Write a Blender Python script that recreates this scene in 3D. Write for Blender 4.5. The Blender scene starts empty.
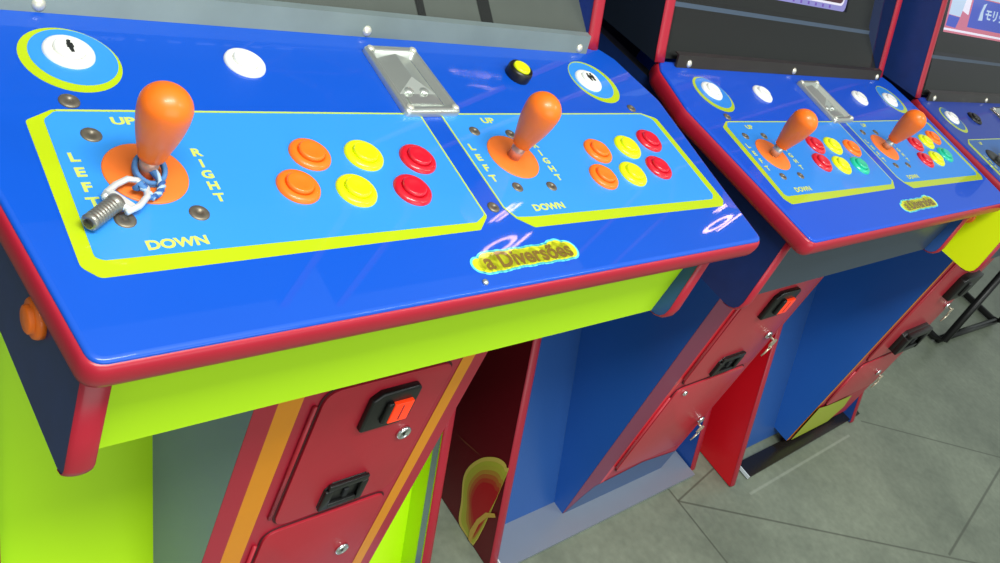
import bpy, bmesh, math, random
from mathutils import Vector, Matrix
random.seed(4)
SC = bpy.context.scene
COL = SC.collection
# ------------------------------------------------------------------ geometry constants (metres)
AL = 0.0956416904579364          # slope of the control panels
CA, SA = math.cos(AL), math.sin(AL)
H = 0.8782981921150923           # height of the panel front edge
D = 0.33025                      # player two offset on a panel

def S(r, g, b):                  # sRGB 0-255 -> linear
    f = lambda c: (c/255/12.92) if c/255 <= .04045 else ((c/255+.055)/1.055)**2.4
    return (f(r), f(g), f(b), 1)

# ------------------------------------------------------------------ materials
MATS = {}
def mat(name, col, rough=.4, metal=0, coat=0, emis=None, estr=0, noise=0, nscale=30, bump=0, spec=.5, coat_r=.04):
    if name in MATS: return MATS[name]
    m = bpy.data.materials.new(name); m.use_nodes = True
    nt = m.node_tree; b = nt.nodes['Principled BSDF']
    b.inputs['Base Color'].default_value = col
    b.inputs['Roughness'].default_value = rough
    b.inputs['Metallic'].default_value = metal
    b.inputs['Specular IOR Level'].default_value = spec
    b.inputs['Coat Weight'].default_value = coat
    b.inputs['Coat Roughness'].default_value = coat_r
    if emis:
        b.inputs['Emission Color'].default_value = emis
        b.inputs['Emission Strength'].default_value = estr
    if noise or bump:
        tc = nt.nodes.new('ShaderNodeTexCoord')
        n = nt.nodes.new('ShaderNodeTexNoise'); n.inputs['Scale'].default_value = nscale
        n.inputs['Detail'].default_value = 5
        nt.links.new(tc.outputs['Object'], n.inputs['Vector'])
        if noise:
            mr = nt.nodes.new('ShaderNodeMapRange')
            mr.inputs['To Min'].default_value = 1-noise; mr.inputs['To Max'].default_value = 1+noise
            nt.links.new(n.outputs['Fac'], mr.inputs['Value'])
            mx = nt.nodes.new('ShaderNodeMix'); mx.data_type = 'RGBA'; mx.blend_type = 'MULTIPLY'
            mx.inputs['Factor'].default_value = 1
            mx.inputs['A'].default_value = col
            nt.links.new(mr.outputs['Result'], mx.inputs['B'])
            nt.links.new(mx.outputs['Result'], b.inputs['Base Color'])
        if bump:
            bp = nt.nodes.new('ShaderNodeBump'); bp.inputs['Strength'].default_value = bump
            bp.inputs['Distance'].default_value = .002
            nt.links.new(n.outputs['Fac'], bp.inputs['Height'])
            nt.links.new(bp.outputs['Normal'], b.inputs['Normal'])
    MATS[name] = m
    return m

M_BLUE  = mat('panel_blue', S(0,78,190), .45, coat=.6, coat_r=.03, noise=.05, nscale=9, spec=.3)
M_SKY   = mat('panel_sky_blue', S(50,142,228), .45, coat=.6, coat_r=.03, noise=.05, nscale=7, spec=.3)
M_LIME  = mat('panel_lime', S(176,198,8), .45, coat=.6, coat_r=.03, noise=.05, nscale=9, spec=.3)
M_PALE  = mat('panel_pale_lime', S(185,205,90), .45, coat=.6, coat_r=.03, spec=.3)
M_TEXT  = mat('panel_text', S(196,208,98), .45, coat=.5, spec=.3)
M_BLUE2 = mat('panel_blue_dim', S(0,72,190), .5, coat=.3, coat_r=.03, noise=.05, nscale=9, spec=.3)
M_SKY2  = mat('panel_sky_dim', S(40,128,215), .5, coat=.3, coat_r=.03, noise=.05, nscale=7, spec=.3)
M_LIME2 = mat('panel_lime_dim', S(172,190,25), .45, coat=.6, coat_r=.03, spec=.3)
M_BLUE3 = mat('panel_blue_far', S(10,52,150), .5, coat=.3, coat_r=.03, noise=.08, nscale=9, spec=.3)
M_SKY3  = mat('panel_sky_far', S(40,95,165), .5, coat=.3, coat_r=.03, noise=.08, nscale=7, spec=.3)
M_CYAN  = mat('logo_cyan', S(95,215,215), .4, coat=.5, spec=.3)
M_YEL   = mat('logo_yellow', S(212,214,35), .4, coat=.5, spec=.3)
M_OLIVE = mat('logo_olive', S(118,92,32), .4, coat=.5, spec=.3)
M_RED   = mat('edge_trim_red', S(170,27,48), .33, noise=.06, nscale=20)
M_REDD  = mat('edge_trim_red_dim', S(160,32,50), .35, noise=.06, nscale=20)
M_DOOR  = mat('coin_door_red', S(176,34,50), .4, noise=.12, nscale=14, bump=.25)
M_DOOR2 = mat('coin_door_red_far', S(185,50,62), .28, noise=.12, nscale=12, bump=.2)
M_STRD  = mat('stripe_crimson', S(170,30,52), .35, noise=.05)
M_STRP  = mat('stripe_purple_red', S(125,42,78), .35, noise=.05)
M_STRO  = mat('stripe_orange', S(222,140,12), .38, noise=.05)
M_LIMEC = mat('cheek_lime', S(228,248,0), .4)
M_BOARD = mat('board_lime', S(186,238,0), .45, noise=.04, nscale=6)
M_GREY  = mat('coin_box_side_grey', S(112,120,168), .3, noise=.15, nscale=5)
M_NAVY  = mat('side_navy', S(24,48,104), .4, noise=.2, nscale=60)
M_NAVYD = mat('side_navy_dark', S(14,24,38), .5, noise=.15, nscale=40)
M_BBLUE = mat('board_blue', S(28,72,148), .36, noise=.12, nscale=5)
M_BBLU2 = mat('board_blue_light', S(42,84,150), .32, noise=.1, nscale=5)
M_SLATE = mat('box_front_slate', S(52,66,84), .35, noise=.15, nscale=6)
M_ORANGE= mat('plastic_orange', S(252,118,24), .38, coat=.1)
M_ORNG2 = mat('plastic_orange_washer', S(240,118,40), .45)
M_YELB  = mat('plastic_yellow', S(226,236,8), .3, coat=.2)
M_REDB  = mat('plastic_red', S(215,24,44), .28, coat=.3)
M_TEAL  = mat('plastic_teal', S(20,190,150), .3, coat=.3)
M_WHITE = mat('plastic_white', S(238,238,232), .3, coat=.3)
M_BLACK = mat('plastic_black', S(18,18,18), .35)
M_INK   = mat('black_ink', S(30,32,30), .5)
M_STEEL = mat('steel', S(200,205,198), .3, metal=.75)
M_STRIP = mat('brushed_strip', S(128,142,142), .42, metal=.35, noise=.15, nscale=25)
M_STRIPD= mat('brushed_strip_dark', S(58,54,50), .4, metal=.5, noise=.15, nscale=25)
M_BOLT  = mat('bolt_dull', S(120,112,98), .45, metal=.6, noise=.3, nscale=200)
M_BOLTL = mat('bolt_bright', S(225,222,205), .3, metal=.5)
M_CHROME= mat('chrome', S(225,228,228), .1, metal=1)
M_KEY   = mat('key_nickel', S(205,200,175), .35, metal=.6)
M_SHRD1 = mat('shroud_grey', S(84,88,82), .6, noise=.1, nscale=50)
M_SHRD2 = mat('shroud_dark', S(15,16,14), .6, noise=.15, nscale=50)
M_LIP   = mat('shroud_lip', S(78,92,112), .4)
M_BBLU3 = mat('coin_box_blue_brightened', S(36,96,182), .34, noise=.08, nscale=5)  # board blue brightened for the box sides, in place of light from the left
M_FADE  = mat('coin_box_foot_reflection', S(52,82,128), .3, noise=.1, nscale=9)  # colour of the painted floor reflection
M_SHK   = mat('shackle_bright', S(225,230,230), .35, metal=.4)
M_RIDGE = mat('barrel_grey', S(150,148,140), .35, metal=.7)
M_ROCK  = mat('rocker_lit', S(235,60,20), .3, emis=S(255,60,15), estr=.55)
M_SHACK = mat('cord_blue_white', S(70,120,175), .7, noise=.4, nscale=260)
M_PLATE = mat('kick_plate_grey', S(142,152,168), .35, metal=.35, noise=.06, nscale=8)
M_PLATB = mat('kick_plate_black', S(34,32,28), .25, metal=.2, noise=.2, nscale=8)
M_EDGEW = mat('plate_edge_white', S(215,222,225), .4)
M_SEAM  = mat('door_gap', S(70,8,18), .6)
M_BACK  = mat('cabinet_inner', S(20,22,26), .7)
M_FLAME = mat('flame_lime', S(165,178,40), .4)
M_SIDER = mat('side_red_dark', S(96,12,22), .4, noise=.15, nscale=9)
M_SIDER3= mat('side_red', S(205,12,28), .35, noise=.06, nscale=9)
M_BROWN = mat('shaft_warm', S(205,160,140), .35, metal=.5)

# ------------------------------------------------------------------ mesh builder
class MB:
    def __init__(s): s.v=[]; s.f=[]; s.mi=[]; s.mats=[]; s.sm=[]
    def m(s, material):
        if material not in s.mats: s.mats.append(material)
        return s.mats.index(material)
    def add(s, verts, faces, material, smooth=False):
        o=len(s.v); k=s.m(material)
        s.v += [tuple(v) for v in verts]
        for f in faces: s.f.append([i+o for i in f]); s.mi.append(k); s.sm.append(smooth)
        return s
    def box(s, x0,x1,y0,y1,z0,z1, material):
        v=[(x,y,z) for x in (x0,x1) for y in (y0,y1) for z in (z0,z1)]
        return s.add(v,[(0,1,3,2),(4,6,7,5),(0,4,5,1),(2,3,7,6),(0,2,6,4),(1,5,7,3)],material)
    def prism_x(s, poly, x0, x1, m_side, m_lo=None, m_hi=None):   # poly in (y,z)
        n=len(poly); v=[(x0,y,z) for y,z in poly]+[(x1,y,z) for y,z in poly]
        s.add(v,[(i,(i+1)%n,(i+1)%n+n,i+n) for i in range(n)],m_side)
        s.add(v[:n],[list(range(n))],m_lo or m_side); s.add(v[n:],[list(range(n))],m_hi or m_side)
        return s
    def plate(s, poly, h0, h1, material, T, m_top=None):          # poly in T's plane
        n=len(poly); v=[T(a,b,h0) for a,b in poly]+[T(a,b,h1) for a,b in poly]
        s.add(v,[(i,(i+1)%n,(i+1)%n+n,i+n) for i in range(n)]+[list(range(n))[::-1]],material)
        s.add(v[n:],[list(range(n))],m_top or material)
        return s
    def lathe(s, prof, T, c, material, seg=32, smooth=True, axis=None):  # prof [(r,h)], around plane point c
        v=[];f=[]
        for r,h in prof:
            for k in range(seg):
                a=2*math.pi*k/seg
                v.append(T(c[0]+r*math.cos(a), c[1]+r*math.sin(a), h))
        for i in range(len(prof)-1):
            for k in range(seg):
                f.append((i*seg+k,i*seg+(k+1)%seg,(i+1)*seg+(k+1)%seg,(i+1)*seg+k))
        f.append([k for k in range(seg)][::-1]); f.append([(len(prof)-1)*seg+k for k in range(seg)])
        return s.add(v,f,material,smooth)
    def tube(s, pts, r, material, seg=10, closed=False, smooth=True):
        pts=[Vector(p) for p in pts]; n=len(pts); v=[];f=[]
        t0=(pts[1]-pts[0]).normalized(); ref=Vector((0,0,1)) if abs(t0.z)<.9 else Vector((1,0,0))
        u=t0.cross(ref).normalized()
        for i,p in enumerate(pts):
            a=pts[(i-1)%n] if (closed or i>0) else p; b=pts[(i+1)%n] if (closed or i<n-1) else p
            t=(b-a).normalized(); u=(u-t*u.dot(t)).normalized(); w=t.cross(u)
            rr = r[i] if isinstance(r,(list,tuple)) else r
            for k in range(seg):
                g=2*math.pi*k/seg; v.append(p+u*rr*math.cos(g)+w*rr*math.sin(g))
        for i in range(n if closed else n-1):
            j=(i+1)%n
            for k in range(seg): f.append((i*seg+k,i*seg+(k+1)%seg,j*seg+(k+1)%seg,j*seg+k))
        if not closed: f.append(list(range(seg))[::-1]); f.append([(n-1)*seg+k for k in range(seg)])
        return s.add(v,f,material,smooth)
    def text(s, body, T, a, b, size, material, h, bold=.0, align='CENTER', rot=0, sx=1, shear=0):
        cu=bpy.data.curves.new('t','FONT'); cu.body=body; cu.size=1; cu.align_x=align; cu.align_y='CENTER'
        cu.offset=bold; cu.resolution_u=3; cu.shear=shear
        o=bpy.data.objects.new('t',cu); COL.objects.link(o)
        dg=bpy.context.evaluated_depsgraph_get(); me=bpy.data.meshes.new_from_object(o.evaluated_get(dg))
        c_,s_=math.cos(rot),math.sin(rot)
        vs=[T(a+size*(v.co.x*sx*c_-v.co.y*s_), b+size*(v.co.x*sx*s_+v.co.y*c_), h) for v in me.vertices]
        s.add(vs,[list(p.vertices) for p in me.polygons],material)
        bpy.data.objects.remove(o); bpy.data.meshes.remove(me); bpy.data.curves.remove(cu)
        return s
    def build(s, name, parent=None, bevel=0, loc=None, fixn=True):
        me=bpy.data.meshes.new(name); me.from_pydata(s.v,[],s.f)
        for m in s.mats: me.materials.append(m)
        for p,i,q in zip(me.polygons,s.mi,s.sm): p.material_index=i; p.use_smooth=q
        if fixn:
            bm=bmesh.new(); bm.from_mesh(me); bmesh.ops.remove_doubles(bm,verts=bm.verts,dist=1e-6)
            bmesh.ops.recalc_face_normals(bm,faces=bm.faces); bm.to_mesh(me); bm.free()
        if loc:
            me.transform(Matrix.Translation(-Vector(loc)))
        o=bpy.data.objects.new(name,me); COL.objects.link(o)
        if loc: o.location=loc
        if parent: o.parent=parent
        if bevel:
            bv=o.modifiers.new('b','BEVEL'); bv.width=bevel; bv.segments=3; bv.limit_method='ANGLE'; bv.angle_limit=math.radians(40)
            for p in me.polygons: p.use_smooth=True
        return o

def pan(u,v,h=0): return (u, v*CA-h*SA, H+v*SA+h*CA)
def xyz(a,b,h): return (a,b,h)
def arc_round(poly, radii, n=6):
    out=[]; N=len(poly)
    for i,p in enumerate(poly):
        r=radii[i] if isinstance(radii,(list,tuple)) else radii
        if r<=0: out.append(p); continue
        P=Vector(p); A=(Vector(poly[i-1])-P); B=(Vector(poly[(i+1)%N])-P)
        la,lb=A.length,B.length; A/=la; B/=lb
        ang=A.angle(B); d=min(r/math.tan(ang/2), la*.48, lb*.48)
        p0=P+A*d; p1=P+B*d
        for k in range(n+1):
            t=k/n; q=p0*(1-t)**2+P*2*t*(1-t)+p1*t*t
            out.append((q.x,q.y))
    return out
def offset_poly(poly, d):
    N=len(poly); out=[]
    area=sum(poly[i-1][0]*poly[i][1]-poly[i][0]*poly[i-1][1] for i in range(N))
    sg=1 if area>0 else -1
    for i in range(N):
        a=Vector(poly[i-1]);p=Vector(poly[i]);b=Vector(poly[(i+1)%N])
        t1=(p-a).normalized();t2=(b-p).normalized()
        n1=Vector((t1.y,-t1.x))*sg;n2=Vector((t2.y,-t2.x))*sg
        n=(n1+n2).normalized(); k=1/max(.4,n.dot(n1)); q=p+n*d*k; out.append((q.x,q.y))
    return out
def circle(c,r,n=48): return [(c[0]+r*math.cos(2*math.pi*k/n), c[1]+r*math.sin(2*math.pi*k/n)) for k in range(n)]

def trim_yz(mb, path, x0, x1, bulge, material, wrap=.0):
    # rounded edge moulding that follows a side profile given in (y,z), outward = to the left of travel
    n=len(path); prof=[]
    K=8
    for k in range(K+1):
        a=math.pi*k/K; prof.append((x0+(x1-x0)*(1-math.cos(a))/2, bulge*math.sin(a)))
    v=[];f=[]
    for i,p in enumerate(path):
        P=Vector(p); a=Vector(path[i-1]) if i>0 else None; b=Vector(path[i+1]) if i<n-1 else None
        t=((P-a).normalized() if a is not None else Vector((0,0)))+((b-P).normalized() if b is not None else Vector((0,0)))
        t.normalize(); nn=Vector((-t.y,t.x))
        for x,h in prof: v.append((x,P.x+nn.x*h,P.y+nn.y*h))
    m=K+1
    for i in range(n-1):
        for k in range(K): f.append((i*m+k,i*m+k+1,(i+1)*m+k+1,(i+1)*m+k))
    f.append(list(range(m))); f.append([(n-1)*m+k for k in range(m)])
    mb.add(v,f,material,True); return mb

def empty(name, loc, rz=0, label=None, cat=None, group=None):
    o=bpy.data.objects.new(name,None); COL.objects.link(o); o.location=loc; o.rotation_euler=(0,0,rz); o.empty_display_size=.1
    if label: o['label']=label
    if cat: o['category']=cat
    if group: o['group']=group
    return o
def tag(o,label,cat,group=None):
    o['label']=label; o['category']=cat
    if group: o['group']=group
    return o

# ------------------------------------------------------------------ pieces of a cabinet
def push_button(root, u, v, material, plunger=None, R=.0165, tall=False, person=0, label=None):
    mb=MB()
    if tall:
        prof=[(R*.98,0),(R,.002),(R,.009),(R*.92,.0115),(R*.74,.0115),(R*.70,.009)]
    else:
        prof=[(R,0),(R,.0012),(R*.96,.0030),(R*.86,.0042),(R*.72,.0046),(R*.66,.0044),(R*.64,.0030)]
    mb.lathe(prof,pan,(u,v),material,40)
    o=mb.build('push_button',root,loc=pan(u,v))
    if label: o['label']=label
    p=MB(); pm=plunger or material; r=R*(.68 if tall else .61); hh=.0135 if tall else .0072
    p.lathe([(r,.002),(r,hh-.0012),(r*.93,hh-.0002),(r*.85,hh),(r*.5,hh-.0006),(r*.15,hh-.0009),(.0002,hh-.0009)],pan,(u,v),pm,36)
    if person:
        for k in range(person):
            du=(k-(person-1)/2)*.0052; hz=hh+.0001
            p.plate(circle((u+du,v+.0048),.0014,12),hz-.0008,hz,M_INK,pan)
            p.plate([(u+du-.0018,v+.003),(u+du+.0018,v+.003),(u+du+.0022,v-.001),(u+du+.0012,v-.0008),(u+du+.001,v-.006),(u+du-.001,v-.006),(u+du-.0012,v-.0008),(u+du-.0022,v-.001)],hz-.0008,hz,M_INK,pan)
    po=p.build('plunger',o); po.location=-Vector(pan(u,v))
    if plunger: po['label']='yellow centre cap'
    return o

def joystick(root, u, v, bat=None, washer=None, shaftm=None, tilt=(0,0), R=.0160):
    bat=bat or M_ORANGE; washer=washer or M_ORNG2; shaftm=shaftm or M_BROWN
    def T(a,b,h): return pan(a+tilt[0]*h/.06, b+tilt[1]*h/.06, h)
    mb=MB(); c=(u,v); prof=[]
    # pear-shaped bat top: narrow collar, swelling to a round head
    hb=.0168; hc=.0608
    r0=.0084
    N=14
    prof.append((r0*.7,hb)); prof.append((r0,hb+.0012))
    for k in range(1,N):
        t=k/N; h=hb+.0012+(hc-hb-.0012)*t
        prof.append((r0+(R-r0)*math.sin(t*math.pi/2)**1.12,h))
    for k in range(0,13):
        a=math.pi/2*k/12; prof.append((max(.0002,R*math.cos(a)),hc+R*.98*math.sin(a)))
    mb.lathe(prof,T,c,bat,40)
    o=mb.build('joystick',root,loc=pan(u,v))
    off=-Vector(pan(u,v))
    s=MB(); s.lathe([(.0062,.0015),(.0062,.0180)],T,c,shaftm,20); so=s.build('shaft',o); so.location=off
    w=MB(); w.lathe([(.0266,.0006),(.0264,.0016),(.0255,.0021),(.0085,.0023),(.0075,.0018)],pan,c,washer,56); wo=w.build('dust_washer',o); wo.location=off
    return o

def screw(root,u,v,r=.0062,material=None):
    mb=MB(); mb.lathe([(r,.0004),(r*.97,.0012),(r*.8,.0019),(r*.32,.0021),(r*.28,.0014),(.0002,.0013)],pan,(u,v),material or M_BOLT,20)
    return mb.build('panel_bolt',root)

OUT = [(-.0485,0),(.6295,0),(.6405,.10),(.6555,.212),(.637,.283),(.622,.3005),(-.040,.3005),(-.055,.283),(-.0712,.215),(-.0600,.11)]
def control_panel(root, blue, sky, lime, trim, narrow_l=False, narrow_r=False):
    P=list(OUT)
    if narrow_r: P[2]=(.636,.10); P[3]=(.6405,.212); P[4]=(.632,.283)
    if narrow_l: P[9]=(-.053,.11); P[8]=(-.0555,.215); P[7]=(-.050,.283)
    poly=arc_round(P,[.011,.010,.05,.03,.012,.006,.006,.012,.03,.05],7)
    mb=MB(); mb.plate(offset_poly(poly,-.0015),-.022,-.0032,M_BACK,pan)
    o=mb.build('control_panel',root)
    # moulding round the board
    prof=[(-.003,-.0022),(.0008,-.0022),(.0024,-.0040),(.0034,-.008),(.0036,-.0125),(.0032,-.017),(.0018,-.0215),(-.001,-.0238),(-.004,-.0240)]
    loops=[[pan(a,b,h) for a,b in offset_poly(poly,d)] for d,h in prof]
    n=len(poly); v=[p for l in loops for p in l]
    f=[(i*n+k,i*n+(k+1)%n,(i+1)*n+(k+1)%n,(i+1)*n+k) for i in range(len(prof)-1) for k in range(n)]
    t=MB(); t.add(v,f,trim,True); to=t.build('edge_trim',o); to['label']='red rubber edge moulding'
    # printed overlay under clear acrylic (one sheet, the print is its pattern)
    a=MB()
    ep=[(0,-.0030),(.0002,-.0016),(-.0004,-.0004),(-.0016,.0003),(-.0034,.0006)]
    EL=[[pan(x,y,h) for x,y in offset_poly(poly,d)] for d,h in ep]; n_=len(poly)
    a.add([p for l in EL for p in l],[(i*n_+k,i*n_+(k+1)%n_,(i+1)*n_+(k+1)%n_,(i+1)*n_+k) for i in range(len(ep)-1) for k in range(n_)],blue,True)
    a.add(EL[-1],[list(range(n_))],blue)
    a.plate(arc_round([(-.0125,.1912),(-.0302,.1815),(-.0345,.0640),(-.0265,.0545),(.2655,.0565),(.2808,.069),(.2842,.1888)],[.004,.004,.008,.006,.004,.004,0]),.0003,.0008,lime,pan)
    a.plate(arc_round([(-.0115,.1893),(-.0195,.1822),(-.0250,.0695),(-.0200,.0668),(.2665,.0645),(.2790,.071),(.2824,.1870)],[.004,.006,.006,.004,.004,.004,0]),.0005,.0010,sky,pan)
    a.plate(arc_round([(.3065,.1888),(.5985,.1902),(.6202,.1822),(.6180,.0575),(.6085,.0498),(.3245,.0525),(.3105,.064),(.3042,.0765)],[0,.006,.006,.006,.006,.003,.003,.004]),.0003,.0008,lime,pan)
    a.plate(arc_round([(.3080,.1868),(.5975,.1885),(.6110,.1805),(.6070,.066),(.6000,.0605),(.3300,.0640),(.3125,.0655),(.3058,.0770)],[0,.006,.006,.006,.006,.003,.003,.004]),.0005,.0010,sky,pan)
    a.plate(circle((.0147,.2402),.0325),.0003,.0008,lime,pan)
    a.plate(circle((.0172,.2428),.0282),.0005,.0010,sky,pan)
    a.plate(circle((.5612,.2398),.0335),.0003,.0008,lime,pan)
    a.plate(circle((.5585,.2423),.0290),.0005,.0010,sky,pan)
    def line(p,q,w=.0016):
        d_=(Vector(q)-Vector(p)).normalized(); n_=Vector((-d_.y,d_.x))*w/2
        a.plate([(p[0]-n_.x,p[1]-n_.y),(q[0]-n_.x,q[1]-n_.y),(q[0]+n_.x,q[1]+n_.y),(p[0]+n_.x,p[1]+n_.y)],.0006,.00115,M_PALE,pan)
    line((-.010,.1903),(.2838,.1880)); line((.2834,.188),(.2800,.070)); line((.3070,.1878),(.598,.1894)); line((.3072,.188),(.3048,.0770)); line((.3048,.0770),(.3112,.0648)); line((.598,.1894),(.612,.1835))
    for k in (0,1):
        d=k*D; e=.001*k
        a.text('UP',pan,.0285+d-.001*k,.1800-e,.0092,M_TEXT,.0012,bold=.045,sx=1.4)
        a.text('DOWN',pan,.0255+d+.001*k,.0738-e*1.5,0.0098,M_TEXT,.0012,bold=.045,sx=1.18)
        for ch,v in zip('LEFT',(.1482,.1355,.1230,.1107)): a.text(ch,pan,-.0122+d-.002*k,v-.002*k,.0104,M_TEXT,.0012,bold=.045,sx=1.2)
        for ch,v in zip('RIGHT',(.1493,.1390,.1288,.1186,.1079)): a.text(ch,pan,.0668+d-.002*k,v-.003*k,.0098,M_TEXT,.0012,bold=.045,sx=1.15)
    # maker's sticker: cyan and yellow halo round olive letters
    r=math.radians(.5)
    ctr=[(.2415,.0238,.0052),(.2470,.0225,.0062)]+[(.2520+.0050*k,.0245+.0004*(k%2),.0082) for k in range(4)]+[(.2720+.0048*k,.0248+.0006*((k//2)%2),.0074) for k in range(16)]+[(.3345,.0285,.0072),(.3290,.0282,.0070)]
    for grow,m,h in ((.0030,M_CYAN,.0008),(.0010,M_YEL,.0010)):
        for cx,cy,rr in ctr: a.plate(circle((cx,cy),rr+grow,22),h-.0003,h,m,pan)
    a.text('a Diversões',pan,.2965,.0250,.0212,M_OLIVE,.0012,bold=.03,rot=r,sx=.98)
    ao=a.build('panel_overlay',o,fixn=False)
    ao['label']='glossy printed artwork under clear acrylic'
    return o

def metal_tray(root, material):
    a=arc_round([(.2655,.1840),(.3275,.1850),(.3245,.2712),(.2675,.2700)],.005)
    c=(.2963,.2275)
    def sc(k,dv=0,ku=None): return [((p[0]-c[0])*(ku or k)+c[0],(p[1]-c[1])*k+c[1]+dv) for p in a]
    loops=[(1,.0008),(1,.0050),(.97,.0070),(.88,.0074),(.83,.0064),(.76,.0014),(.72,.0011)]
    n=len(a); v=[]; f=[]
    for k,h in loops: v+=[pan(x,y,h) for x,y in sc(k)]
    for i in range(len(loops)-1):
        for k in range(n): f.append((i*n+k,i*n+(k+1)%n,(i+1)*n+(k+1)%n,(i+1)*n+k))
    mb=MB(); mb.add(v,f,material,True)
    # facetted inner floor: a ridge running to the upper edge and a lower shelf
    q=[(.2765,.1970),(.3180,.1975),(.3155,.2600),(.2785,.2595)]
    ridge=(.2965,.2600); low=(.2965,.2290)
    vv=[pan(*q[0],.0012),pan(*q[1],.0012),pan(*q[2],.0012),pan(*q[3],.0012),pan(*low,.0072),pan(.2768,.2130,.0012),pan(.3178,.2130,.0012),pan(*ridge,.0066)]
    mb.add(vv,[(5,4,3),(3,4,7),(7,4,2),(2,4,6),(5,6,4),(0,1,6,5)],material)
    mb.plate(arc_round(sc(.705),.003),.0008,.0011,material,pan)
    mb.plate([(.2800,.1985),(.3155,.1985),(.3150,.2070),(.2805,.2070)],.001,.0032,material,pan)
    for du in (-.0085,.0085): mb.lathe([(.0055,.0010),(.0045,.0032),(.002,.0042),(.0002,.0044)],pan,(.2965+du,.2160),material,18)
    o=mb.build('metal_tray',root)
    for p in ((.2712,.1895),(.3222,.1900),(.3200,.2660),(.2722,.2650)):
        s=MB(); s.lathe([(.0036,.0070),(.0034,.0082),(.002,.0090),(.0002,.0092)],pan,p,M_BOLTL,14); s.build('tray_screw',o)
    return o

BX0,BX1=-.039,.611
def box_under(y): return H-.0243+ (y)*math.tan(AL)
def control_box(root, front, side, trim, sidebtn=None, dx=0):
    BX0,BX1=-.039+dx,.611+dx
    for x0,x1,lo,hi in ((BX0,BX0+.018,side,M_BBLU2),(BX1-.018,BX1,M_BBLU2,M_NAVYD)):
        yb,zb=.019,.742
        path=[(yb+.008,box_under(yb)-.001),(yb,zb+.011),(yb+.001,zb+.006),(yb+.004,zb+.002),(yb+.009,zb)] if (root is c1 and x0<0) else [(yb+.008,box_under(yb)-.001),(yb,zb+.018),(yb+.0012,zb+.009),(yb+.005,zb+.003),(yb+.011,zb-.0005),(yb+.020,zb-.002)]
        poly=path+[(.42,path[-1][1]),(.42,box_under(.28)),(.285,box_under(.283))]
        mb=MB(); mb.prism_x(poly,x0,x1,M_BACK,lo,hi)
        o=mb.build('control_box_side',root)
        t=MB(); trim_yz(t,path[::-1],x0-.0006,x1+.0006,.0035,trim)
        to=t.build('edge_trim',o)
        if x0<0:
            # round push button on the left cheek
            def TL(a,b,h): return (x0-h, a, b)
            b=MB(); c=(.092,.8145); R=.0138
            b.lathe([(R,0),(R,.003),(R*.93,.005),(R*.72,.0054),(R*.68,.0054),(R*.68,.0078),(R*.60,.0086),(.0002,.0084)],TL,c,sidebtn or M_ORANGE,32)
            bo=b.build('side_button',o); bo['label']='orange push button on the cheek'
    mb=MB()
    yf=.036; zlo=.741
    mb.box(BX0+.018,BX1-.018,yf,yf+.015,zlo,box_under(yf)-.0005,front)
    mb.build('control_box_front',root)
    mb=MB(); mb.box(BX0+.018,BX1-.018,yf+.015,.42,.744,.752,M_BACK); mb.build('control_box_bottom',root)

def base(root, x0, x1, yT, front, outer_l, outer_r, inner, trim, board_in=.055, zt=.735, strip=None):
    # leaning front: the base runs forward as it goes down
    k=.444
    for xa,xb,lo,hi in ((x0,x0+.018,outer_l,inner),(x1-.018,x1,inner,outer_r)):
        path=[(yT+k*zt,zt),(yT+k*.006,.006),(yT+.004,.002)]
        poly=path+[(.80,.002),(.80,zt)]
        mb=MB(); mb.prism_x(poly,xa,xb,M_BACK,lo,hi); o=mb.build('base_side',root)
        t=MB(); trim_yz(t,path[::-1],xa-.0008,xb+.0008,.004,trim); t.build('edge_trim',o)
        for fa,fb in ((yT+.03,yT+.07),(.72,.77)): ft=MB(); ft.box(xa+.001,xb-.001,fa,fb,0,.006,M_BLACK); ft.build('rubber_foot',o)
    if strip:
        q=MB(); xx=x1-.018-.0006
        q.add([(xx,yT+k*.02+.003,.02),(xx,yT+k*zt+.003,zt),(xx,yT+k*zt+.017,zt),(xx,yT+k*.02+.017,.02)],[(0,1,2,3)],strip)
        q.build('edge_band',root)
    mb=MB(); ya=yT+board_in
    poly=[(ya+k*zt,zt),(ya+k*.006,.006),(ya+k*.006+.015,.006),(ya+k*zt+.015,zt)]
    mb.prism_x(poly,x0+.018,x1-.018,front); mb.build('base_front_board',root)
    mb=MB(); mb.box(x0+.018,x1-.018,.775,.79,.01,zt,M_BACK); mb.build('back_board',root)

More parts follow.
